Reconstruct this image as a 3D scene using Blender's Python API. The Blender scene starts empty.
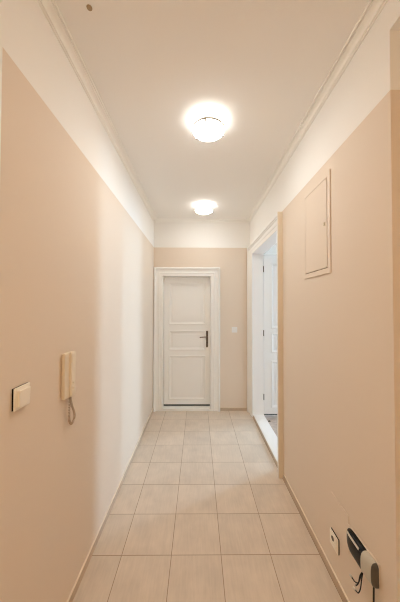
import bpy, bmesh, math, random
from mathutils import Vector, Matrix
random.seed(7)
S = bpy.context.scene
C = S.collection
PI = math.pi

# ------------------------------------------------------------------ sizes of the place (metres)
XL, XR = -0.715, 0.835        # side walls of the corridor
YB, YN = 4.045, -2.80         # door end, end behind the viewer
H = 3.068                     # ceiling
BAND = 2.6157                 # where the beige paint stops
WT = 0.150                     # thickness of the right wall
T = 1 / 3.0                   # tile pitch
DY0, DY1, DZ = 2.60, 3.80, 2.462      # side doorway
NY, NZ = 1.068, 2.880         # niche on the right
LY, LZ = 0.790, 2.60           # door on the left, beside the viewer
BX0, BX1, BZ = -0.564, 0.199, 2.152   # end door opening
RX1, RY0, RY1 = 5.0, 1.6, 7.4 # adjoining room

# ------------------------------------------------------------------ materials
def mat(name, col, rough=0.6, spec=0.3, metal=0.0, noise=0.0, nscale=30, bump=0.0, bscale=200, stretch=(1, 1, 1)):
    m = bpy.data.materials.new(name); m.use_nodes = True
    nt = m.node_tree; b = nt.nodes['Principled BSDF']
    b.inputs['Base Color'].default_value = (*col, 1)
    b.inputs['Roughness'].default_value = rough
    b.inputs['Specular IOR Level'].default_value = spec
    b.inputs['Metallic'].default_value = metal
    if noise or bump:
        tc = nt.nodes.new('ShaderNodeTexCoord'); mp = nt.nodes.new('ShaderNodeMapping')
        mp.inputs['Scale'].default_value = stretch
        nt.links.new(tc.outputs['Object'], mp.inputs['Vector'])
    if noise:
        n = nt.nodes.new('ShaderNodeTexNoise'); n.inputs['Scale'].default_value = nscale
        n.inputs['Detail'].default_value = 4
        nt.links.new(mp.outputs['Vector'], n.inputs['Vector'])
        r = nt.nodes.new('ShaderNodeMapRange')
        r.inputs['From Min'].default_value = 0.3; r.inputs['From Max'].default_value = 0.7
        r.inputs['To Min'].default_value = 1 - noise; r.inputs['To Max'].default_value = 1 + noise
        nt.links.new(n.outputs['Fac'], r.inputs['Value'])
        v = nt.nodes.new('ShaderNodeVectorMath'); v.operation = 'SCALE'
        v.inputs[0].default_value = col
        nt.links.new(r.outputs['Result'], v.inputs['Scale'])
        nt.links.new(v.outputs['Vector'], b.inputs['Base Color'])
    if bump:
        n2 = nt.nodes.new('ShaderNodeTexNoise'); n2.inputs['Scale'].default_value = bscale
        n2.inputs['Detail'].default_value = 2
        nt.links.new(mp.outputs['Vector'], n2.inputs['Vector'])
        bp = nt.nodes.new('ShaderNodeBump'); bp.inputs['Strength'].default_value = bump
        bp.inputs['Distance'].default_value = 0.002
        nt.links.new(n2.outputs['Fac'], bp.inputs['Height'])
        nt.links.new(bp.outputs['Normal'], b.inputs['Normal'])
    return m

BEIGE = (0.78, 0.67, 0.56)
CREAM = (0.90, 0.88, 0.845)

def wall_paint():
    m = mat('two_tone_wall_paint', BEIGE, 0.75, 0.2, noise=0.0, bump=0.08, bscale=160)
    nt = m.node_tree; b = nt.nodes['Principled BSDF']
    tc = nt.nodes.new('ShaderNodeTexCoord'); sp = nt.nodes.new('ShaderNodeSeparateXYZ')
    nt.links.new(tc.outputs['Object'], sp.inputs[0])
    gt = nt.nodes.new('ShaderNodeMath'); gt.operation = 'GREATER_THAN'; gt.inputs[1].default_value = BAND
    nt.links.new(sp.outputs['Z'], gt.inputs[0])
    mx = nt.nodes.new('ShaderNodeMix'); mx.data_type = 'RGBA'
    mx.inputs[6].default_value = (*BEIGE, 1); mx.inputs[7].default_value = (*CREAM, 1)
    nt.links.new(gt.outputs[0], mx.inputs[0])
    nt.links.new(mx.outputs[2], b.inputs['Base Color'])
    return m

def tile_mat(name, x0, y0, grout=True):
    m = bpy.data.materials.new(name); m.use_nodes = True
    nt = m.node_tree; N = nt.nodes; L = nt.links; b = N['Principled BSDF']
    b.inputs['Roughness'].default_value = 0.5
    b.inputs['Specular IOR Level'].default_value = 0.35
    tc = N.new('ShaderNodeTexCoord'); sp = N.new('ShaderNodeSeparateXYZ')
    L.new(tc.outputs['Object'], sp.inputs[0])
    def mth(op, a, v=None, c=None):
        n = N.new('ShaderNodeMath'); n.operation = op
        for i, q in enumerate((a, v, c)):
            if q is None: continue
            if isinstance(q, (int, float)): n.inputs[i].default_value = q
            else: L.new(q, n.inputs[i])
        return n.outputs[0]
    def cell(o, off):
        s = mth('MULTIPLY', mth('SUBTRACT', o, off), 3.0)
        fr = mth('FRACT', s); fl = mth('FLOOR', s)
        d = mth('MINIMUM', fr, mth('SUBTRACT', 1.0, fr))
        return fl, d
    fx, dx = cell(sp.outputs['X'], x0); fy, dy = cell(sp.outputs['Y'], y0)
    d = mth('MINIMUM', dx, dy)
    g = mth('LESS_THAN', d, 0.0068)
    cb = N.new('ShaderNodeCombineXYZ'); L.new(fx, cb.inputs[0]); L.new(fy, cb.inputs[1])
    wn = N.new('ShaderNodeTexWhiteNoise'); L.new(cb.outputs[0], wn.inputs['Vector'])
    # streaky grain + soft clouds, each tile with its own offset
    va = N.new('ShaderNodeVectorMath'); va.operation = 'ADD'
    L.new(tc.outputs['Object'], va.inputs[0]); L.new(wn.outputs['Color'], va.inputs[1])
    mp = N.new('ShaderNodeMapping'); mp.inputs['Scale'].default_value = (1.0, 0.10, 1)
    L.new(va.outputs[0], mp.inputs['Vector'])
    n1 = N.new('ShaderNodeTexNoise'); n1.inputs['Scale'].default_value = 85; n1.inputs['Detail'].default_value = 3
    L.new(mp.outputs[0], n1.inputs['Vector'])
    n2 = N.new('ShaderNodeTexNoise'); n2.inputs['Scale'].default_value = 7; n2.inputs['Detail'].default_value = 4
    L.new(va.outputs[0], n2.inputs['Vector'])
    k = mth('ADD', mth('MULTIPLY', mth('SUBTRACT', n1.outputs['Fac'], 0.5), 0.20),
            mth('MULTIPLY', mth('SUBTRACT', n2.outputs['Fac'], 0.5), 0.30))
    k = mth('ADD', k, mth('MULTIPLY', mth('SUBTRACT', wn.outputs['Value'], 0.5), 0.07))
    k = mth('ADD', k, 1.0)
    sc = N.new('ShaderNodeVectorMath'); sc.operation = 'SCALE'; sc.inputs[0].default_value = TILE
    L.new(k, sc.inputs['Scale'])
    mx = N.new('ShaderNodeMix'); mx.data_type = 'RGBA'
    L.new(g, mx.inputs[0]); L.new(sc.outputs[0], mx.inputs[6])
    mx.inputs[7].default_value = (0.37, 0.265, 0.18, 1)
    L.new(mx.outputs[2], b.inputs['Base Color'])
    bp = N.new('ShaderNodeBump'); bp.inputs['Strength'].default_value = 0.25; bp.inputs['Distance'].default_value = 0.002
    L.new(mth('SUBTRACT', 1.0, g), bp.inputs['Height']); L.new(bp.outputs['Normal'], b.inputs['Normal'])
    return m

TILE = (0.685, 0.585, 0.485)
M = {}
M['wall'] = wall_paint()
M['cream'] = mat('cream_paint', CREAM, 0.7, 0.2, bump=0.05)
M['ceil'] = mat('ceiling_paint', (0.90, 0.88, 0.85), 0.85, 0.1, bump=0.06)
M['cornice'] = mat('cornice_plaster', (0.93, 0.91, 0.87), 0.7, 0.2)
M['trim'] = mat('cream_gloss_paint', (0.90, 0.885, 0.855), 0.38, 0.4)
M['white'] = mat('white_gloss_paint', (0.90, 0.855, 0.815), 0.35, 0.4)
M['tile'] = tile_mat('floor_tiles', -0.5088, 1.7189)
M['skirt'] = mat('skirting_tile', (0.56, 0.44, 0.33), 0.5, 0.3, noise=0.06, nscale=25)
M['caulk'] = mat('cream_sealant', (0.86, 0.76, 0.63), 0.6, 0.2)
M['edge'] = mat('tan_painted_edge', (0.78, 0.68, 0.535), 0.6, 0.25)
M['roomwall'] = mat('room_white_paint', (0.90, 0.89, 0.87), 0.8, 0.1)
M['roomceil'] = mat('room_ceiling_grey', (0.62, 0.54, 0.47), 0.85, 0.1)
M['parquet'] = mat('parquet_wood', (0.50, 0.39, 0.32), 0.4, 0.4, noise=0.25, nscale=14, stretch=(1, 4, 1))
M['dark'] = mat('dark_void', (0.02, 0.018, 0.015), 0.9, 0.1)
M['brass'] = mat('aged_bronze', (0.17, 0.135, 0.095), 0.35, 0.5, metal=0.85)
M['chrome'] = mat('satin_metal', (0.42, 0.40, 0.36), 0.3, 0.5, metal=0.9)
M['plastic'] = mat('ivory_plastic', (0.90, 0.84, 0.74), 0.35, 0.45)
M['phone'] = mat('cream_plastic', (0.81, 0.72, 0.59), 0.35, 0.45)
M['cordm'] = mat('beige_cord_plastic', (0.47, 0.36, 0.25), 0.5, 0.4)
M['whiteplastic'] = mat('white_plastic', (0.86, 0.85, 0.83), 0.35, 0.4)
M['black'] = mat('black_gloss_plastic', (0.006, 0.006, 0.006), 0.25, 0.25)
M['blackrub'] = mat('black_cable_rubber', (0.012, 0.012, 0.012), 0.55, 0.4)
M['grey'] = mat('warm_grey_plastic', (0.56, 0.52, 0.44), 0.35, 0.45)
M['dgrey'] = mat('dark_grey_plastic', (0.10, 0.085, 0.065), 0.4, 0.45)
M['silver'] = mat('silver_grey_label', (0.62, 0.58, 0.51), 0.3, 0.5)
M['hatch'] = mat('hatch_beige_paint', BEIGE, 0.75, 0.2)
M['gap'] = mat('brown_gap_shade', (0.30, 0.20, 0.12), 0.8, 0.1)
M['spot'] = mat('brown_plug', (0.40, 0.29, 0.18), 0.7, 0.2)
M['yellow'] = mat('yellow_tape', (0.6, 0.4, 0.05), 0.5, 0.3)
M['frame'] = mat('window_frame_white', (0.8, 0.8, 0.8), 0.4, 0.4)

def emit(name, col, st):
    m = bpy.data.materials.new(name); m.use_nodes = True
    b = m.node_tree.nodes['Principled BSDF']
    b.inputs['Base Color'].default_value = (0.9, 0.88, 0.84, 1)
    b.inputs['Emission Color'].default_value = (*col, 1)
    b.inputs['Emission Strength'].default_value = st
    return m
LAMP_COL = (0.985, 1.0, 0.985)
M['glow'] = emit('lit_opal_glass', LAMP_COL, 42.0)
M['dimglow'] = emit('lit_opal_glass_far', LAMP_COL, 22.0)
M['softglow'] = emit('upper_opal_glass', LAMP_COL, 5.0)
M['rim'] = mat('dull_metal', (0.5, 0.47, 0.40), 0.5, 0.3, metal=0.3)
M['warmglow'] = emit('lit_warm_opal_glass', (1.0, 0.80, 0.53), 90.0)

gm = bpy.data.materials.new('window_glass'); gm.use_nodes = True
_nt = gm.node_tree; _nt.nodes.remove(_nt.nodes['Principled BSDF'])
_t = _nt.nodes.new('ShaderNodeBsdfTransparent'); _g = _nt.nodes.new('ShaderNodeBsdfGlossy'); _x = _nt.nodes.new('ShaderNodeMixShader')
_g.inputs['Roughness'].default_value = 0.02; _x.inputs[0].default_value = 0.06
_nt.links.new(_t.outputs[0], _x.inputs[1]); _nt.links.new(_g.outputs[0], _x.inputs[2])
_nt.links.new(_x.outputs[0], _nt.nodes['Material Output'].inputs[0])
M['glass'] = gm

# ------------------------------------------------------------------ helpers
def link(name, bm, mats, parent=None, smooth=False, loc=None, rot=None):
    me = bpy.data.meshes.new(name)
    bmesh.ops.recalc_face_normals(bm, faces=bm.faces)
    if smooth:
        for f in bm.faces: f.smooth = True
    bm.to_mesh(me); bm.free()
    if not isinstance(mats, (list, tuple)): mats = [mats]
    for m in mats: me.materials.append(M[m] if isinstance(m, str) else m)
    if smooth:
        try: me.set_sharp_from_angle(angle=math.radians(35))
        except Exception: pass
    o = bpy.data.objects.new(name, me); C.objects.link(o)
    if parent: o.parent = parent
    if loc: o.location = loc
    if rot: o.rotation_euler = rot
    return o

def box(bm, x0, x1, y0, y1, z0, z1, bev=0.0, mi=0, seg=2):
    t = bmesh.new()
    v = [t.verts.new((x, y, z)) for x in (x0, x1) for y in (y0, y1) for z in (z0, z1)]
    for f in ((0, 1, 3, 2), (4, 6, 7, 5), (0, 4, 5, 1), (2, 3, 7, 6), (0, 2, 6, 4), (1, 5, 7, 3)):
        t.faces.new([v[i] for i in f])
    bmesh.ops.recalc_face_normals(t, faces=t.faces)
    if bev:
        bmesh.ops.bevel(t, geom=t.edges[:], offset=bev, segments=seg, affect='EDGES', profile=0.5)
    merge(bm, t, mi)

def merge(bm, t, mi=0, mx=None):
    vm = {}
    for v in t.verts: vm[v] = bm.verts.new(mx @ v.co if mx else v.co)
    for f in t.faces:
        try:
            nf = bm.faces.new([vm[v] for v in f.verts]); nf.material_index = mi; nf.smooth = f.smooth
        except ValueError: pass
    t.free()

def sweep(bm, corners, outs, prof, fn, closed=False, mi=0, capped=True):
    """corners/outs: 2-D path corners with mitre directions; prof: (u outwards, v off the wall); fn(a, b, v) -> 3-D"""
    rings = []
    for (a, b), (oa, ob) in zip(corners, outs):
        rings.append([bm.verts.new(fn(a + u * oa, b + u * ob, v)) for u, v in prof])
    n = len(rings); m = len(prof)
    for i in range(n if closed else n - 1):
        r, s = rings[i], rings[(i + 1) % n]
        for j in range(m):
            k = (j + 1) % m
            f = bm.faces.new((r[j], r[k], s[k], s[j]))
            f.material_index = mi(j) if callable(mi) else mi
    if not closed and capped:
        bm.faces.new(rings[0]); bm.faces.new(rings[-1])

def lathe(bm, prof, n=48, cx=0, cy=0, mi=0, axis='z'):
    rings = []
    for r, z in prof:
        if r < 1e-6:
            rings.append([bm.verts.new((cx, cy, z))])
        else:
            rings.append([bm.verts.new((cx + r * math.cos(2 * PI * i / n), cy + r * math.sin(2 * PI * i / n), z)) for i in range(n)])
    for a, b in zip(rings, rings[1:]):
        for i in range(n):
            j = (i + 1) % n
            if len(a) == 1 and len(b) == 1: continue
            if len(a) == 1: f = bm.faces.new((a[0], b[i], b[j]))
            elif len(b) == 1: f = bm.faces.new((a[i], a[j], b[0]))
            else: f = bm.faces.new((a[i], a[j], b[j], b[i]))
            f.material_index = mi; f.smooth = True

def tube(bm, pts, r, n=8, mi=0):
    pts = [Vector(p) for p in pts]
    rr = r if isinstance(r, (list, tuple)) else [r] * len(pts)
    up = None; rings = []
    for i, p in enumerate(pts):
        d = (pts[min(i + 1, len(pts) - 1)] - pts[max(i - 1, 0)]).normalized()
        if up is None:
            up = d.orthogonal().normalized()
        up = (up - d * up.dot(d)).normalized(); s = d.cross(up)
        rings.append([bm.verts.new(p + (up * math.cos(2 * PI * k / n) + s * math.sin(2 * PI * k / n)) * rr[i]) for k in range(n)])
    for a, b in zip(rings, rings[1:]):
        for k in range(n):
            f = bm.faces.new((a[k], a[(k + 1) % n], b[(k + 1) % n], b[k])); f.smooth = True; f.material_index = mi
    for c in (rings[0], rings[-1]):
        f = bm.faces.new(c); f.material_index = mi

def cyl(bm, p, q, r, n=20, mi=0): tube(bm, [p, q], r, n, mi)

def spline(ctrl, n=12):
    out = []
    P = [Vector(c) for c in ctrl]; P = [P[0] * 2 - P[1]] + P + [P[-1] * 2 - P[-2]]
    for i in range(1, len(P) - 2):
        for k in range(n):
            t = k / n; a, b, c, d = P[i - 1], P[i], P[i + 1], P[i + 2]
            out.append(0.5 * ((2 * b) + (c - a) * t + (2 * a - 5 * b + 4 * c - d) * t * t + (3 * b - a - 3 * c + d) * t ** 3))
    out.append(P[-2]); return out

def struct(o): o['kind'] = 'structure'; return o
def thing(name, label, cat, loc, group=None):
    o = bpy.data.objects.new(name, None); C.objects.link(o); o.location = loc
    o.empty_display_size = 0.05
    o['label'] = label; o['category'] = cat
    if group: o['group'] = group
    return o

# ------------------------------------------------------------------ shell
bm = bmesh.new(); box(bm, XL - 0.3, XR + WT - 0.005, YN - 0.1, YB + 0.3, -0.12, 0.0)
struct(link('floor', bm, 'tile'))
bm = bmesh.new(); box(bm, XL - 0.3, XR + WT, YN - 0.1, RY1 + 0.2, H, H + 0.12)
struct(link('ceiling', bm, 'ceil'))
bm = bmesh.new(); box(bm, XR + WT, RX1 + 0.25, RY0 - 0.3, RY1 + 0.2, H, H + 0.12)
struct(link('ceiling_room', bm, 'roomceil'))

# left wall with a door opening beside the viewer
bm = bmesh.new()
box(bm, XL - 0.2, XL, LY, YB, 0, H)
box(bm, XL - 0.2, XL, -0.1, LY, LZ, H)
box(bm, XL - 0.2, XL, YN, -0.1, 0, H)
struct(link('wall_left', bm, 'wall'))
# right wall: niche, pier, doorway
bm = bmesh.new()
hw = 0.015
box(bm, XR, XR + WT, DY1 + hw, RY1, 0, H)
box(bm, XR, XR + WT, DY0 - hw, DY1 + hw, DZ + hw, H)
box(bm, XR, XR + WT, NY, DY0 - hw, 0, H)
box(bm, XR, XR + WT, -0.25, NY, NZ, H)
box(bm, XR, XR + WT, YN, -0.25, 0, H)
box(bm, XR + WT, XR + WT + 0.12, -0.4, NY + 0.1, 0, H)        # back of the niche
struct(link('wall_right', bm, 'wall'))
# end wall around the door
bm = bmesh.new()
box(bm, XL - 0.2, BX0 - 0.012, YB, YB + 0.2, 0, H)
box(bm, BX1 + 0.012, XR, YB, YB + 0.2, 0, H)
box(bm, BX0 - 0.012, BX1 + 0.012, YB, YB + 0.2, BZ + 0.012, H)
box(bm, BX0 - 0.3, BX1 + 0.3, YB + 0.205, YB + 0.30, 0, H, mi=1)
struct(link('wall_back', bm, ['wall', 'dark']))
bm = bmesh.new(); box(bm, XL - 0.2, XR + WT, YN - 0.15, YN, 0, H)
struct(link('wall_front', bm, 'wall'))

# cornice all round the corridor
prof = [(0, 0), (0, -0.047), (0.006, -0.047), (0.008, -0.043), (0.007, -0.040), (0.001, -0.039), (0.001, -0.035), (0.010, -0.034)]
for k in range(1, 8):
    a = k / 8 * PI / 2
    prof.append((0.010 + 0.026 * (1 - math.cos(a)), -0.032 + 0.020 * math.sin(a)))
prof += [(0.038, -0.011), (0.043, -0.011), (0.044, -0.002), (0.048, -0.002), (0.049, -0.009), (0.055, -0.009), (0.057, 0)]
bm = bmesh.new()
sweep(bm, [(XL, YN), (XL, YB), (XR, YB), (XR, YN)], [(1, 1), (1, -1), (-1, -1), (-1, 1)], prof,
      lambda a, b, v: (a, b, H + v), closed=True)
struct(link('trim_1', bm, 'cornice'))

# tiled skirting with a cream sealant line on top
SH, ST = 0.055, 0.009
def skirting(name, segs):
    bm = bmesh.new()
    for (x0, x1, y0, y1) in segs:
        box(bm, x0, x1, y0, y1, 0, SH - 0.005)
        box(bm, x0, x1, y0, y1, SH - 0.005, SH, mi=1)
    struct(link(name, bm, ['skirt', 'caulk']))
skirting('baseboard_left', [(XL, XL + ST, 0.90, YB - 0.046)])
skirting('baseboard_right', [(XR - ST, XR, NY, DY0 - 0.152), (XR - ST, XR, YN, -0.25)])
skirting('baseboard_back', [(BX1 + 0.160, XR - 0.055, YB - ST, YB)])
skirting('baseboard_front', [(XL, XR - 0.01, YN, YN + ST)])

# ------------------------------------------------------------------ end door
# casing
cp = [(0, 0), (0, 0.016), (0.004, 0.020), (0.048, 0.021), (0.052, 0.027), (0.060, 0.029), (0.066, 0.024), (0.100, 0.026),
      (0.106, 0.032), (0.116, 0.034), (0.122, 0.048), (0.134, 0.052), (0.142, 0.047), (0.144, 0.028), (0.152, 0.026), (0.152, 0)]
bm = bmesh.new()
kz = 0.141 / 0.152
sweep(bm, [(BX0, 0), (BX0, BZ), (BX1, BZ), (BX1, 0)], [(-0.99, 0), (-0.99, kz), (1.03, kz), (1.03, 0)], cp,
      lambda a, b, v: (a, YB - v, b))
tr = struct(link('trim_2', bm, 'trim', smooth=True))
# jamb lining
bm = bmesh.new()
box(bm, BX0 - 0.012, BX0, YB, YB + 0.2, 0, BZ)
box(bm, BX1, BX1 + 0.012, YB, YB + 0.2, 0, BZ)
box(bm, BX0 - 0.012, BX1 + 0.012, YB, YB + 0.2, BZ, BZ + 0.012)
box(bm, BX0, BX0 + 0.012, YB + 0.146, YB + 0.17, 0.036, BZ); box(bm, BX1 - 0.012, BX1, YB + 0.146, YB + 0.17, 0.036, BZ)
o = link('jamb_lining', bm, 'trim', tr)
bm = bmesh.new(); box(bm, BX0, BX1, YB - 0.026, YB + 0.2, 0, 0.036, bev=0.003)
o = link('threshold', bm, 'trim', tr); o['label'] = 'low cream wooden door threshold'

def panel_leaf(bm, x0, x1, z0, z1, px0, px1, rows, th, two_sided=False):
    """door leaf in the x-z plane, face at y=0 looking to -y, back at y=th; sunk panels with raised mouldings"""
    def fr(zs0, zs1, xa, xb): box(bm, xa, xb, 0, th, zs0, zs1)
    m = 0.022
    fr(z0, z1, x0, px0 + m); fr(z0, z1, px1 - m, x1)
    zz = z0
    for (a, b) in rows:
        fr(zz, a + m, px0 + m, px1 - m); zz = b - m
    fr(zz, z1, px0 + m, px1 - m)
    for (a, b) in rows:
        box(bm, px0 + m, px1 - m, 0.012, th - 0.012, a + m, b - m)
        # raised and fielded centre
        pr = [(0, 0.0), (0, -0.004), (0.005, -0.009), (0.012, -0.010), (0.018, -0.004), (0.022, 0.003), (0.030, 0.006), (0.040, 0.012), (0.022, 0.012)]
        sweep(bm, [(px0, a), (px0, b), (px1, b), (px1, a)], [(1, 1), (1, -1), (-1, -1), (-1, 1)], pr,
              lambda p, q, v: (p, v, q), closed=True)
        box(bm, px0 + 0.062, px1 - 0.062, 0.005, 0.013, a + 0.062, b - 0.062, bev=0.003, seg=1)

ROWS = [(0.135, 0.862), (0.945, 1.268), (1.362, 2.055)]
bm = bmesh.new()
panel_leaf(bm, BX0 + 0.004, BX1 - 0.004, 0.060, BZ - 0.004, -0.482, 0.122, ROWS, 0.042)
door1 = struct(link('door_1', bm, 'trim', loc=(0, YB + 0.100, 0)))
bm = bmesh.new(); box(bm, BX0 + 0.004, BX1 - 0.004, 0.002, 0.034, 0.0365, 0.060)  # black strip paints the shade in the gap below the leaf
o = link('gap_shade_strip', bm, 'dark', door1); o['label'] = 'black strip standing in for the shaded gap under the door'
bm = bmesh.new()
box(bm, 0.133, 0.163, -0.0065, 0, 0.992, 1.262, bev=0.003)
h = link('handle_plate', bm, 'brass', door1); h['label'] = 'aged bronze handle plate'
bm = bmesh.new(); cyl(bm, (0.149, -0.0065, 1.165), (0.149, -0.040, 1.165), 0.009)
tube(bm, spline([(0.152, -0.040, 1.165), (0.12, -0.043, 1.165), (0.07, -0.044, 1.163), (0.038, -0.040, 1.160), (0.030, -0.036, 1.159)], 6), 0.0085, 10)
h2 = link('lever', bm, 'brass', h, smooth=False)
bm = bmesh.new(); cyl(bm, (0.149, -0.004, 1.070), (0.149, -0.0095, 1.070), 0.008, 16)
link('keyhole', bm, 'dark', h)

# ------------------------------------------------------------------ side doorway
cp2 = [(0, 0), (0, 0.014), (0.004, 0.018), (0.046, 0.020), (0.050, 0.025), (0.060, 0.028), (0.072, 0.026), (0.096, 0.029),
       (0.100, 0.036), (0.112, 0.038), (0.116, 0.046), (0.126, 0.050), (0.146, 0.050), (0.146, 0)]
bm = bmesh.new()
nprof = len(cp2)
sweep(bm, [(DY0, 0), (DY0, DZ), (DY1, DZ), (DY1, 0)], [(-0.93, 0), (-0.93, 1), (1.55, 1), (1.55, 0)], cp2,
      lambda a, b, v: (XR - v, a, b), mi=lambda j: 1 if j == nprof - 2 else 0)
tr3 = struct(link('trim_3', bm, ['trim', 'edge'], smooth=True))
bm = bmesh.new()
box(bm, XR, XR + WT, DY0 - hw, DY0, 0, DZ)
box(bm, XR, XR + WT, DY1, DY1 + hw, 0, DZ)
box(bm, XR, XR + WT, DY0 - hw, DY1 + hw, DZ, DZ + hw)
o = link('jamb_lining', bm, 'white', tr3); o['label'] = 'white painted jamb lining'
bm = bmesh.new(); box(bm, XR + 0.004, XR + WT + 0.012, DY0, DY1, 0, 0.030, bev=0.002)
o = link('threshold', bm, 'white', tr3); o['label'] = 'white wooden threshold board'
bm = bmesh.new(); box(bm, XR - 0.006, XR + 0.003, DY0, DY1, 0, 0.026)
o = link('threshold_edge', bm, 'skirt', tr3); o['label'] = 'brown strip along the threshold'
# room-side casing
bm = bmesh.new()
sweep(bm, [(DY0, 0), (DY0, DZ), (DY1, DZ), (DY1, 0)], [(-1, 0), (-1, 1), (1, 1), (1, 0)],
      [(0.02, 0), (0.02, 0.014), (0.10, 0.014), (0.10, 0)], lambda a, b, v: (XR + WT + v, a, b))
link('room_side_casing', bm, 'white', tr3)

# open leaf of the side door
bm = bmesh.new()
panel_leaf(bm, 0.0, 0.590, 0.042, 2.452, 0.108, 0.500, [(0.13, 0.842), (0.962, 1.262), (1.325, 2.33)], 0.040)
door2 = struct(link('door_2', bm, 'white', loc=(XR + WT + 0.020, DY1 + 0.020, 0)))
bm = bmesh.new(); box(bm, 0.0, 0.590, 0.002, 0.036, 0.028, 0.042)  # shadow line under the open leaf, put in as a black strip
o = link('gap_shade_strip', bm, 'dark', door2); o['label'] = 'black strip standing in for the shade under the open leaf'
for z in (2.235, 1.262, 0.30):
    bm = bmesh.new(); cyl(bm, (-0.008, -0.008, z - 0.045), (-0.008, -0.008, z + 0.045), 0.0065, 12)
    o = link('hinge', bm, 'brass', door2); o['label'] = 'dark metal hinge'

# ------------------------------------------------------------------ adjoining room
RX0 = XR + WT
bm = bmesh.new(); box(bm, RX0 - 0.004, RX1 + 0.2, RY0 - 0.2, RY1 + 0.2, -0.12, 0.0)
fl = struct(link('floor_2', bm, 'parquet')); fl.name = 'floor_room'
bm = bmesh.new()
WIN = [(3.09, 3.33), (4.50, 5.14)]; WZ0, WZ1 = 0.80, 2.55
ys = [RY0]
for a, b in WIN: ys += [a, b]
ys.append(RY1)
for i in range(0, len(ys), 2): box(bm, RX1, RX1 + 0.2, ys[i], ys[i + 1], 0, H)
for a, b in WIN:
    box(bm, RX1, RX1 + 0.2, a, b, 0, WZ0); box(bm, RX1, RX1 + 0.2, a, b, WZ1, H)
struct(link('wall_room_far', bm, 'roomwall'))
bm = bmesh.new(); box(bm, RX0, RX1, RY0 - 0.15, RY0, 0, H); struct(link('wall_room_near', bm, 'roomwall'))
bm = bmesh.new(); box(bm, RX0, RX1, RY1, RY1 + 0.15, 0, H); struct(link('wall_room_back', bm, 'roomwall'))
bm = bmesh.new()                       # white paint skin on the room side of the shared wall
g = 0.001
box(bm, RX0 + g, RX0 + 0.006, NY + 0.11, DY0 - 0.10, 0, H - g); box(bm, RX0 + g, RX0 + 0.006, DY1 + 0.10, RY1, 0, H - g)
box(bm, RX0 + g, RX0 + 0.006, DY0 - 0.10, DY1 + 0.10, DZ + 0.10, H - g)
struct(link('wall_room_side', bm, 'roomwall'))
for n, (a, b) in enumerate(WIN):
    bm = bmesh.new(); f = 0.03
    x0, x1 = RX1 + 0.08, RX1 + 0.13
    box(bm, x0, x1, a, a + f, WZ0, WZ1); box(bm, x0, x1, b - f, b, WZ0, WZ1)
    box(bm, x0, x1, a + f, b - f, WZ0, WZ0 + f); box(bm, x0, x1, a + f, b - f, WZ1 - f, WZ1)
    box(bm, x0, x1, a + f, b - f, 1.95, 2.0)
    w = struct(link('window_%d' % (n + 1), bm, 'frame'))
    bm = bmesh.new(); box(bm, RX1 + 0.10, RX1 + 0.104, a + f, b - f, WZ0 + f, WZ1 - f)
    link('pane', bm, 'glass', w)
    L = bpy.data.lights.new('daylight_portal', 'AREA'); L.shape = 'RECTANGLE'
    L.size = b - a; L.size_y = WZ1 - WZ0; L.cycles.is_portal = True
    lo = bpy.data.objects.new('daylight_portal', L); C.objects.link(lo)
    lo.location = (RX1 + 0.19, (a + b) / 2, (WZ0 + WZ1) / 2)
    lo.rotation_euler = Matrix(((0, 0, 1), (1, 0, 0), (0, 1, 0))).to_euler()   # -Z looks to -X
# floor stop in the room
t = thing('door_stop', 'small brown door stop on the parquet just past the white threshold', 'door stop', (1.035, 3.66, 0))
bm = bmesh.new(); lathe(bm, [(0, 0), (0.018, 0), (0.018, 0.006), (0.012, 0.010), (0.010, 0.016), (0, 0.017)], 20)
link('stop_body', bm, 'brass', t)

# ------------------------------------------------------------------ left door beside the viewer
bm = bmesh.new()
sweep(bm, [(-0.1, 0), (-0.1, LZ), (LY, LZ), (LY, 0)], [(-1, 0), (-1, 1), (1, 1), (1, 0)],
      [(0, 0), (0, 0.010), (0.04, 0.012), (0.07, 0.014), (0.092, 0.016), (0.095, 0.010), (0.095, 0)],
      lambda a, b, v: (XL + v, a, b))
struct(link('trim_4', bm, 'trim', smooth=True))
bm = bmesh.new(); box(bm, XL - 0.14, XL - 0.10, -0.1, LY, 0.0, LZ)
struct(link('door_3', bm, 'trim'))

# ------------------------------------------------------------------ ceiling lamps
def ceiling_lamp(label):
    t = thing('ceiling_lamp', label, 'lamp', (0, 0, 0), 'round ceiling lamps along the corridor')
    bm = bmesh.new(); lathe(bm, [(0, 0), (0.062, 0), (0.064, -0.004), (0.060, -0.030), (0.052, -0.040), (0, -0.040)], 56)
    link('base', bm, 'whiteplastic', t)
    bm = bmesh.new()
    pr = [(0.053, -0.036), (0.080, -0.042), (0.105, -0.053), (0.118, -0.066), (0.1200, -0.071)]
    for k in range(1, 9):
        a = k / 8 * PI / 2
        pr.append((0.119 * math.cos(a), -0.074 - 0.030 * math.sin(a)))
    pr[-1] = (0, -0.104)
    lathe(bm, pr, 56)
    gs = link('glass_shade', bm, ['glow', 'softglow'], t)
    for p in gs.data.polygons:
        if p.center.z > -0.0705: p.material_index = 1
    bm = bmesh.new()
    n = 64
    rp = [(0.1200, -0.077), (0.1200, -0.065), (0.1235, -0.064), (0.1252, -0.070), (0.1235, -0.077), (0.1200, -0.077)]
    lathe(bm, rp, n); o = link('rim', bm, 'rim', t); o['label'] = 'thin metal rim'
    for k in range(3):
        a = math.radians(18 + 120 * k)
        bm = bmesh.new(); tb = bmesh.new()
        box(tb, 0.104, 0.1285, -0.0070, 0.0070, -0.090, -0.064, bev=0.002)
        merge(bm, tb, 0, Matrix.Rotation(a, 4, 'Z'))
        o = link('clip', bm, 'rim', t); o['label'] = 'small metal clip'
    return t
lamp = ceiling_lamp('large round glowing ceiling lamp nearer the viewer')
lamp.location = (0.075, 1.865, H)
r = lamp.copy(); C.objects.link(r)
r['label'] = 'smaller looking round ceiling lamp further away, nearest the end door'
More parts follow.
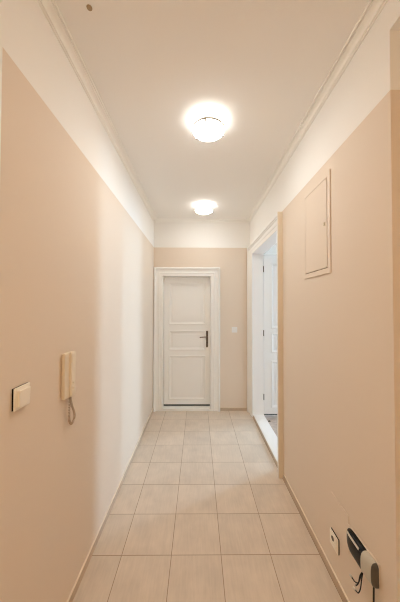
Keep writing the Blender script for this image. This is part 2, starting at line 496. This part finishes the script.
for ch in list(lamp.children):
    c = ch.copy(); C.objects.link(c); c.parent = r
r.location = (0.078, 3.455, H)
for c in r.children:
    if c.name.startswith('glass_shade'):
        c.data = c.data.copy(); c.data.materials[0] = M['dimglow']
r = lamp.copy(); C.objects.link(r)
r['label'] = 'round ceiling lamp behind the viewer, outside the photo'
for ch in list(lamp.children):
    c = ch.copy(); C.objects.link(c); c.parent = r
    if ch.name.startswith('glass_shade'):
        c.data = ch.data.copy(); c.data.materials[0] = M['warmglow']
r.location = (0.075, -0.70, H)

t = thing('ceiling_plug', 'tiny brown plug on the ceiling near the top left', 'plug', (-0.512, 1.152, H))
bm = bmesh.new(); lathe(bm, [(0, 0), (0.013, 0), (0.012, -0.003), (0.005, -0.005), (0, -0.005)], 20)
link('plug_cap', bm, 'spot', t)

# ------------------------------------------------------------------ switches, socket
def switch_left():
    t = thing('light_switch', 'cream square rocker light switch on the left wall beside the entry phone', 'light switch', (XL, 1.019, 1.309))
    s = 0.044
    bm = bmesh.new(); box(bm, 0, 0.0062, -s + 0.0015, s - 0.0015, -s + 0.0015, s - 0.0015); o = link('shadow_gap_plate', bm, 'black', t); o['label'] = 'black plate standing in for the shadow gap'  # inset black plate stands in for the shadow behind the switch face
    bm = bmesh.new(); box(bm, 0.0062, 0.0125, -s, s, -s, s, bev=0.0022)
    box(bm, 0.012, 0.0145, -s + 0.010, s - 0.010, -s + 0.010, s - 0.010, bev=0.001); link('face_plate', bm, 'plastic', t)
    bm = bmesh.new(); q = 0.031
    tb = bmesh.new(); box(tb, -0.001, 0.0085, -q, q, -q, q, bev=0.0015)
    merge(bm, tb, 0, Matrix.Translation((0.0145, 0, 0)) @ Matrix.Rotation(math.radians(2.5), 4, 'Y'))
    link('rocker', bm, 'plastic', t)
switch_left()
t = thing('light_switch', 'small white light switch on the end wall right of the white door', 'light switch', (0.586, YB, 1.290))
bm = bmesh.new(); box(bm, -0.044, 0.044, -0.009, 0, -0.044, 0.044, bev=0.002); link('face_plate', bm, 'whiteplastic', t)
bm = bmesh.new(); box(bm, -0.030, 0.030, -0.014, -0.009, -0.030, 0.030, bev=0.0015); link('rocker', bm, 'whiteplastic', t)

t = thing('wall_socket', 'ivory wall socket low on the right wall left of the black device', 'socket', (XR, 1.541, 0.252))
s = 0.044
bm = bmesh.new(); box(bm, -0.006, 0, -s + 0.001, s - 0.001, -s + 0.001, s - 0.001); o = link('shadow_gap_plate', bm, 'black', t); o['label'] = 'black plate standing in for the shadow gap'  # black colour darkens the gap behind the socket face like shadow
bm = bmesh.new()
box(bm, -0.012, -0.006, -s, s, -s, s, bev=0.002)
box(bm, -0.0145, -0.0115, -s + 0.010, s - 0.010, -s + 0.010, s - 0.010, bev=0.001)
link('face_plate', bm, 'plastic', t)
bm = bmesh.new(); tb = bmesh.new(); lathe(tb, [(0, 0.0005), (0.0135, 0.0005), (0.0135, 0.0022), (0.0115, 0.0022), (0.0115, 0.0009), (0, 0.0009)], 24)
merge(bm, tb, 0, Matrix.Translation((-0.0145, 0.004, 0.012)) @ Matrix.Rotation(-PI / 2, 4, 'Y'))
o = link('jack_hole', bm, 'dgrey', t); o['label'] = 'dark round jack opening'
bm = bmesh.new(); box(bm, -0.0170, -0.0144, -0.026, 0.026, -0.030, -0.006, bev=0.001); link('jack_cover', bm, 'plastic', t)

# ------------------------------------------------------------------ entry phone
t = thing('entry_phone', 'cream door entry phone with hanging coiled cord on the left wall', 'intercom', (XL, 1.372, 1.300))
bm = bmesh.new()
box(bm, 0.004, 0.022, -0.052, 0.046, -0.120, 0.120, bev=0.004)
box(bm, 0.0, 0.005, -0.044, 0.040, -0.112, 0.112)
ph = link('base', bm, 'phone', t)
bm = bmesh.new()
# handset: long body with swollen ear and mouth ends
prof = []
n = 26
for i in range(n + 1):
    u = i / n; z = -0.119 + 0.240 * u
    e = 0.0025 * (math.exp(-((u - 0.10) / 0.13) ** 2) + math.exp(-((u - 0.88) / 0.13) ** 2))
    w = 0.0245 + 0.0012 * math.cos(4 * PI * (u - 0.02)); d = 0.012 + e
    if i in (0, n): w -= 0.004; d -= 0.004
    prof.append((z, w, d))
rings = []
for z, w, d in prof:
    ring = []
    for k in range(14):
        a = k / 13 * PI
        cx = math.copysign(abs(math.cos(a)) ** 0.35, math.cos(a)); cy = abs(math.sin(a)) ** 0.35
        ring.append(bm.verts.new((0.0225 + d * cy, 0.016 - w * cx, z)))
    rings.append(ring)
for a, b in zip(rings, rings[1:]):
    for k in range(14):
        f = bm.faces.new((a[k], a[(k + 1) % 14], b[(k + 1) % 14], b[k])); f.smooth = True
bm.faces.new(rings[0]); bm.faces.new(rings[-1])
hs = link('handset', bm, 'phone', t, smooth=True)
for z in (-0.045, -0.075):
    bm = bmesh.new(); box(bm, 0.0325, 0.0385, 0.008, 0.026, z - 0.006, z + 0.006, bev=0.0015); link('button', bm, 'phone', hs)
# coiled cord hanging in a loop
ctrl = [(0.020, 0.004, -0.118), (0.020, 0.003, -0.165), (0.020, 0.000, -0.215), (0.022, 0.002, -0.252), (0.023, 0.022, -0.274),
        (0.026, 0.046, -0.252), (0.026, 0.042, -0.218), (0.024, 0.024, -0.180), (0.021, 0.012, -0.140), (0.021, 0.012, -0.118)]
path = spline(ctrl, 60)
turns = 54; pts = []; N = len(path)
for i, p in enumerate(path):
    d = (path[min(i + 1, N - 1)] - path[max(i - 1, 0)]).normalized()
    a = Vector((1, 0, 0)); a = (a - d * a.dot(d)).normalized(); b = d.cross(a)
    w = 2 * PI * turns * i / (N - 1); rad = 0.0045
    pts.append(p + (a * math.cos(w) + b * math.sin(w)) * rad)
bm = bmesh.new(); tube(bm, pts, 0.0019, 6)
o = link('coiled_cord', bm, 'cordm', t); o['label'] = 'tan coiled handset cord'

# ------------------------------------------------------------------ access hatch, right wall
t = thing('access_hatch', 'beige painted access hatch with small round lock high on the right wall', 'access panel', (XR, 0, 0))
y0, y1, z0, z1 = 1.562, 1.955, 1.884, 2.540
iy0, iy1, iz0, iz1 = 1.600, 1.921, 1.923, 2.501
bm = bmesh.new(); fr = 0.007
for b_ in ((y0, y1, z0, iz0 - 0.005), (y0, y1, iz1 + 0.005, z1), (y0, iy0 - 0.005, iz0 - 0.005, iz1 + 0.005), (iy1 + 0.007, y1, iz0 - 0.005, iz1 + 0.005)):
    box(bm, -fr, 0, b_[0], b_[1], b_[2], b_[3])
link('frame', bm, 'hatch', t)
bm = bmesh.new(); box(bm, -0.0088, -0.001, iy0, iy1, iz0, iz1); dd = link('hatch_door', bm, 'hatch', t)
bm = bmesh.new(); box(bm, -0.001, 0, iy0 - 0.005, iy1 + 0.007, iz0 - 0.005, iz1 + 0.005)  # brown sheet paints shade into the slot round the hatch door
o = link('shadow_gap', bm, 'gap', t); o.name = 'gap_shade_sheet'
bm = bmesh.new(); tb = bmesh.new(); lathe(tb, [(0, 0.000), (0.012, 0), (0.012, 0.004), (0.010, 0.006), (0.0065, 0.006), (0.006, 0.0035), (0, 0.0035)], 24)
merge(bm, tb, 0, Matrix.Translation((-0.0088, 1.632, 2.214)) @ Matrix.Rotation(-PI / 2, 4, 'Y'))
o = link('lock', bm, 'edge', dd); o['label'] = 'small brown round lock'

# painted-over cover plate beside the device
t = thing('cover_plate', 'painted-over beige cover plate edge above the low wall socket', 'cover plate', (XR, 1.490, 0.40))
bm = bmesh.new(); box(bm, -0.0050, 0, -0.092, 0.092, -0.085, 0.118, bev=0.0015, seg=1)
link('plate', bm, 'hatch', t)

# ------------------------------------------------------------------ black and grey device with loose cables
t = thing('wall_device', 'black and grey rounded electrical device with dangling cables low on the right wall', 'electrical device', (XR, 1.394, 0.0))
t.rotation_euler = (0, 0, 0)
tilt = 0.095
def DP(l, d, w):          # l along the wall towards the viewer, d off the wall, w up
    return Vector((-d, -l * 1.12, 0.460 + w + tilt * l))
def dbox(bm, l0, l1, d0, d1, w0, w1, bev=0.0):
    tb = bmesh.new(); box(tb, d0, d1, l0, l1, w0, w1, bev=bev)
    for v in tb.verts: v.co = DP(v.co.y, v.co.x, v.co.z)
    merge(bm, tb)
bm = bmesh.new(); dbox(bm, -0.012, 0.206, 0.0, 0.006, -0.080, 0.014, bev=0.002)
o = link('mounting_plate', bm, 'hatch', t); o['label'] = 'beige painted mounting plate'
def section(l, w0, w1, d, n=18):
    """D-shaped section from the wall; superelliptic front"""
    ring = []
    for k in range(n + 1):
        a = -PI / 2 + PI * k / n
        s_ = math.copysign(abs(math.sin(a)) ** 0.62, math.sin(a)); c_ = abs(math.cos(a)) ** 0.62
        ring.append(DP(l, 0.0062 + d * c_, (w0 + w1) / 2 + (w1 - w0) / 2 * s_))
    return ring
def loft(bm, secs, mi=0):
    R_ = [[bm.verts.new(p) for p in s] for s in secs]; m = len(R_[0])
    for a, b in zip(R_, R_[1:]):
        for k in range(m):
            f = bm.faces.new((a[k], a[(k + 1) % m], b[(k + 1) % m], b[k])); f.smooth = True; f.material_index = mi
    bm.faces.new(R_[0]).material_index = mi; bm.faces.new(R_[-1]).material_index = mi
secs = []
for i in range(15):
    u = i / 14; l = 0.132 * u
    q = min(1, l / 0.060); e = math.sqrt(max(0, 1 - (1 - q) ** 2)); e = max(e, 0.12)
    w1 = 0.016 - 0.010 * u - 0.022 * (1 - e); w0 = -0.094 + 0.050 * (1 - e) - 0.010 * u
    secs.append(section(l, w0, w1, 0.027 * e + 0.004))
bm = bmesh.new(); loft(bm, secs); link('black_shell', bm, 'black', t, smooth=True)
bm = bmesh.new(); loft(bm, [section(l, -0.106 + e, 0.006 - e, 0.033 - 0.09 * (l - 0.13) - e) for l, e in ((0.131, 0.002), (0.133, 0), (0.150, -0.0005), (0.190, 0))])
o = link('grey_cover', bm, 'grey', t, smooth=True); o['label'] = 'warm grey cover'
bm = bmesh.new(); loft(bm, [section(l, -0.106 + e, 0.006 - e, 0.0285 - e * 1.2) for l, e in ((0.1902, 0.0015), (0.194, 0.001), (0.199, 0.004), (0.203, 0.009), (0.205, 0.016))])
o = link('end_cap', bm, 'dgrey', t, smooth=True); o['label'] = 'dark brownish end cap'
# silver strip laid on the upper front of the shell
bm = bmesh.new(); A = []; 
def shellp(l, frac, off):
    u = l / 0.132; q = min(1, l / 0.060); e = max(math.sqrt(max(0, 1 - (1 - q) ** 2)), 0.12)
    w1 = 0.016 - 0.010 * u - 0.022 * (1 - e); w0 = -0.094 + 0.050 * (1 - e) - 0.010 * u; d = 0.027 * e + 0.004
    a = frac; s_ = math.copysign(abs(math.sin(a)) ** 0.62, math.sin(a)); c_ = abs(math.cos(a)) ** 0.62
    return DP(l, 0.0062 + d * c_ + off, (w0 + w1) / 2 + (w1 - w0) / 2 * s_ + off * 0.5)
ls = [0.020 + 0.094 * i / 16 for i in range(17)]
fr_ = [0.50, 0.60, 0.70, 0.80]
top = [[bm.verts.new(shellp(l, a, 0.0014)) for a in fr_] for l in ls]
bot = [[bm.verts.new(shellp(l, a, -0.001)) for a in fr_] for l in ls]
for i in range(16):
    for k in range(3):
        bm.faces.new((top[i][k], top[i][k + 1], top[i + 1][k + 1], top[i + 1][k])); bm.faces.new((bot[i][k], bot[i + 1][k], bot[i + 1][k + 1], bot[i][k + 1]))
    for k in (0, 3): bm.faces.new((top[i][k], top[i + 1][k], bot[i + 1][k], bot[i][k]))
for i in (0, 16):
    for k in range(3): bm.faces.new((top[i][k], bot[i][k], bot[i][k + 1], top[i][k + 1]))
o = link('light_strip', bm, 'silver', t, smooth=True); o['label'] = 'silver grey strip'
# cables
bm = bmesh.new()
tube(bm, spline([DP(0.189, 0.018, -0.100), DP(0.189, 0.019, -0.150), Vector((-0.020, -0.212, 0.25)), Vector((-0.022, -0.213, 0.10)), Vector((-0.030, -0.216, 0.012)), Vector((-0.060, -0.260, 0.0045)), Vector((-0.070, -0.40, 0.0045))], 8), 0.0040, 10)
o = link('power_cable', bm, 'blackrub', t); o['label'] = 'black cable running down to the floor'
def loose(c, tip):
    bm = bmesh.new(); pts = spline(c, 8)
    tube(bm, pts, 0.0026, 8)
    cb = link('loose_cable', bm, 'blackrub', t); cb['label'] = 'short black loose cable'
    bm = bmesh.new(); e = Vector(c[-1]); d = (e - pts[-4]).normalized()
    tube(bm, [e, e + d * tip], 0.0055, 10); o = link('cable_tip', bm, 'silver', cb); o['label'] = 'light grey cable tip'
b0 = DP(0.128, 0.022, -0.098)
loose([b0, (-0.030, -0.138, 0.345), (-0.034, -0.124, 0.298), (-0.036, -0.100, 0.276), (-0.036, -0.076, 0.270)], 0.018)
loose([b0, (-0.030, -0.143, 0.335), (-0.033, -0.138, 0.285), (-0.035, -0.124, 0.248), (-0.036, -0.104, 0.238)], 0.018)
loose([b0, (-0.033, -0.136, 0.345), (-0.037, -0.130, 0.305), (-0.039, -0.120, 0.282), (-0.039, -0.112, 0.272)], 0.010)
bm = bmesh.new(); tube(bm, [Vector((-0.0215, -0.213, 0.306)), Vector((-0.0216, -0.213, 0.294))], 0.0048, 10)
o = link('cable_tape', bm, 'yellow', t); o['label'] = 'yellow band on the cable'

# ------------------------------------------------------------------ daylight outside
w = bpy.data.worlds.new('sky'); S.world = w; w.use_nodes = True
bg = w.node_tree.nodes['Background']
bg.inputs['Color'].default_value = (0.52, 0.765, 1.0, 1); bg.inputs['Strength'].default_value = 55.0

# ------------------------------------------------------------------ camera
f_px, pitch, yaw, roll, ch = 250.98, 0.0194, 0.0075, -0.0021, 1.6732
cam = bpy.data.cameras.new('camera'); co = bpy.data.objects.new('camera', cam); C.objects.link(co); S.camera = co
cam.sensor_fit = 'HORIZONTAL'; cam.sensor_width = 36; cam.lens = f_px * 36 / 400
cam.clip_start = 0.02
cy_, sy_ = math.cos(yaw), math.sin(yaw); cp_, sp_ = math.cos(pitch), math.sin(pitch); cr, sr = math.cos(roll), math.sin(roll)
x1 = Vector((cy_, -sy_, 0)); y1v = Vector((sy_, cy_, 0)); zv = Vector((0, 0, 1))
fwd = y1v * cp_ + zv * sp_; z2 = -y1v * sp_ + zv * cp_
right = x1 * cr - z2 * sr; up = x1 * sr + z2 * cr
m = Matrix((right, up, -fwd)).transposed().to_4x4(); m.translation = (0, 0, ch)
co.matrix_world = m

S.view_settings.view_transform = 'Standard'; S.view_settings.look = 'None'
S.view_settings.gamma = 1.0; S.view_settings.use_curve_mapping = False
S.view_settings.exposure = 0.39
cy = S.cycles
cy.use_denoising = True
S.cycles.pixel_filter_type = 'BLACKMAN_HARRIS'; S.cycles.filter_width = 1.1
cy.denoising_prefilter = 'ACCURATE'; cy.denoising_quality = 'HIGH'
try: cy.denoiser = 'OPENIMAGEDENOISE'
except Exception: pass
cy.max_bounces = 14; cy.diffuse_bounces = 10; cy.glossy_bounces = 4
cy.sample_clamp_indirect = 6.0; cy.caustics_reflective = False; cy.caustics_refractive = False
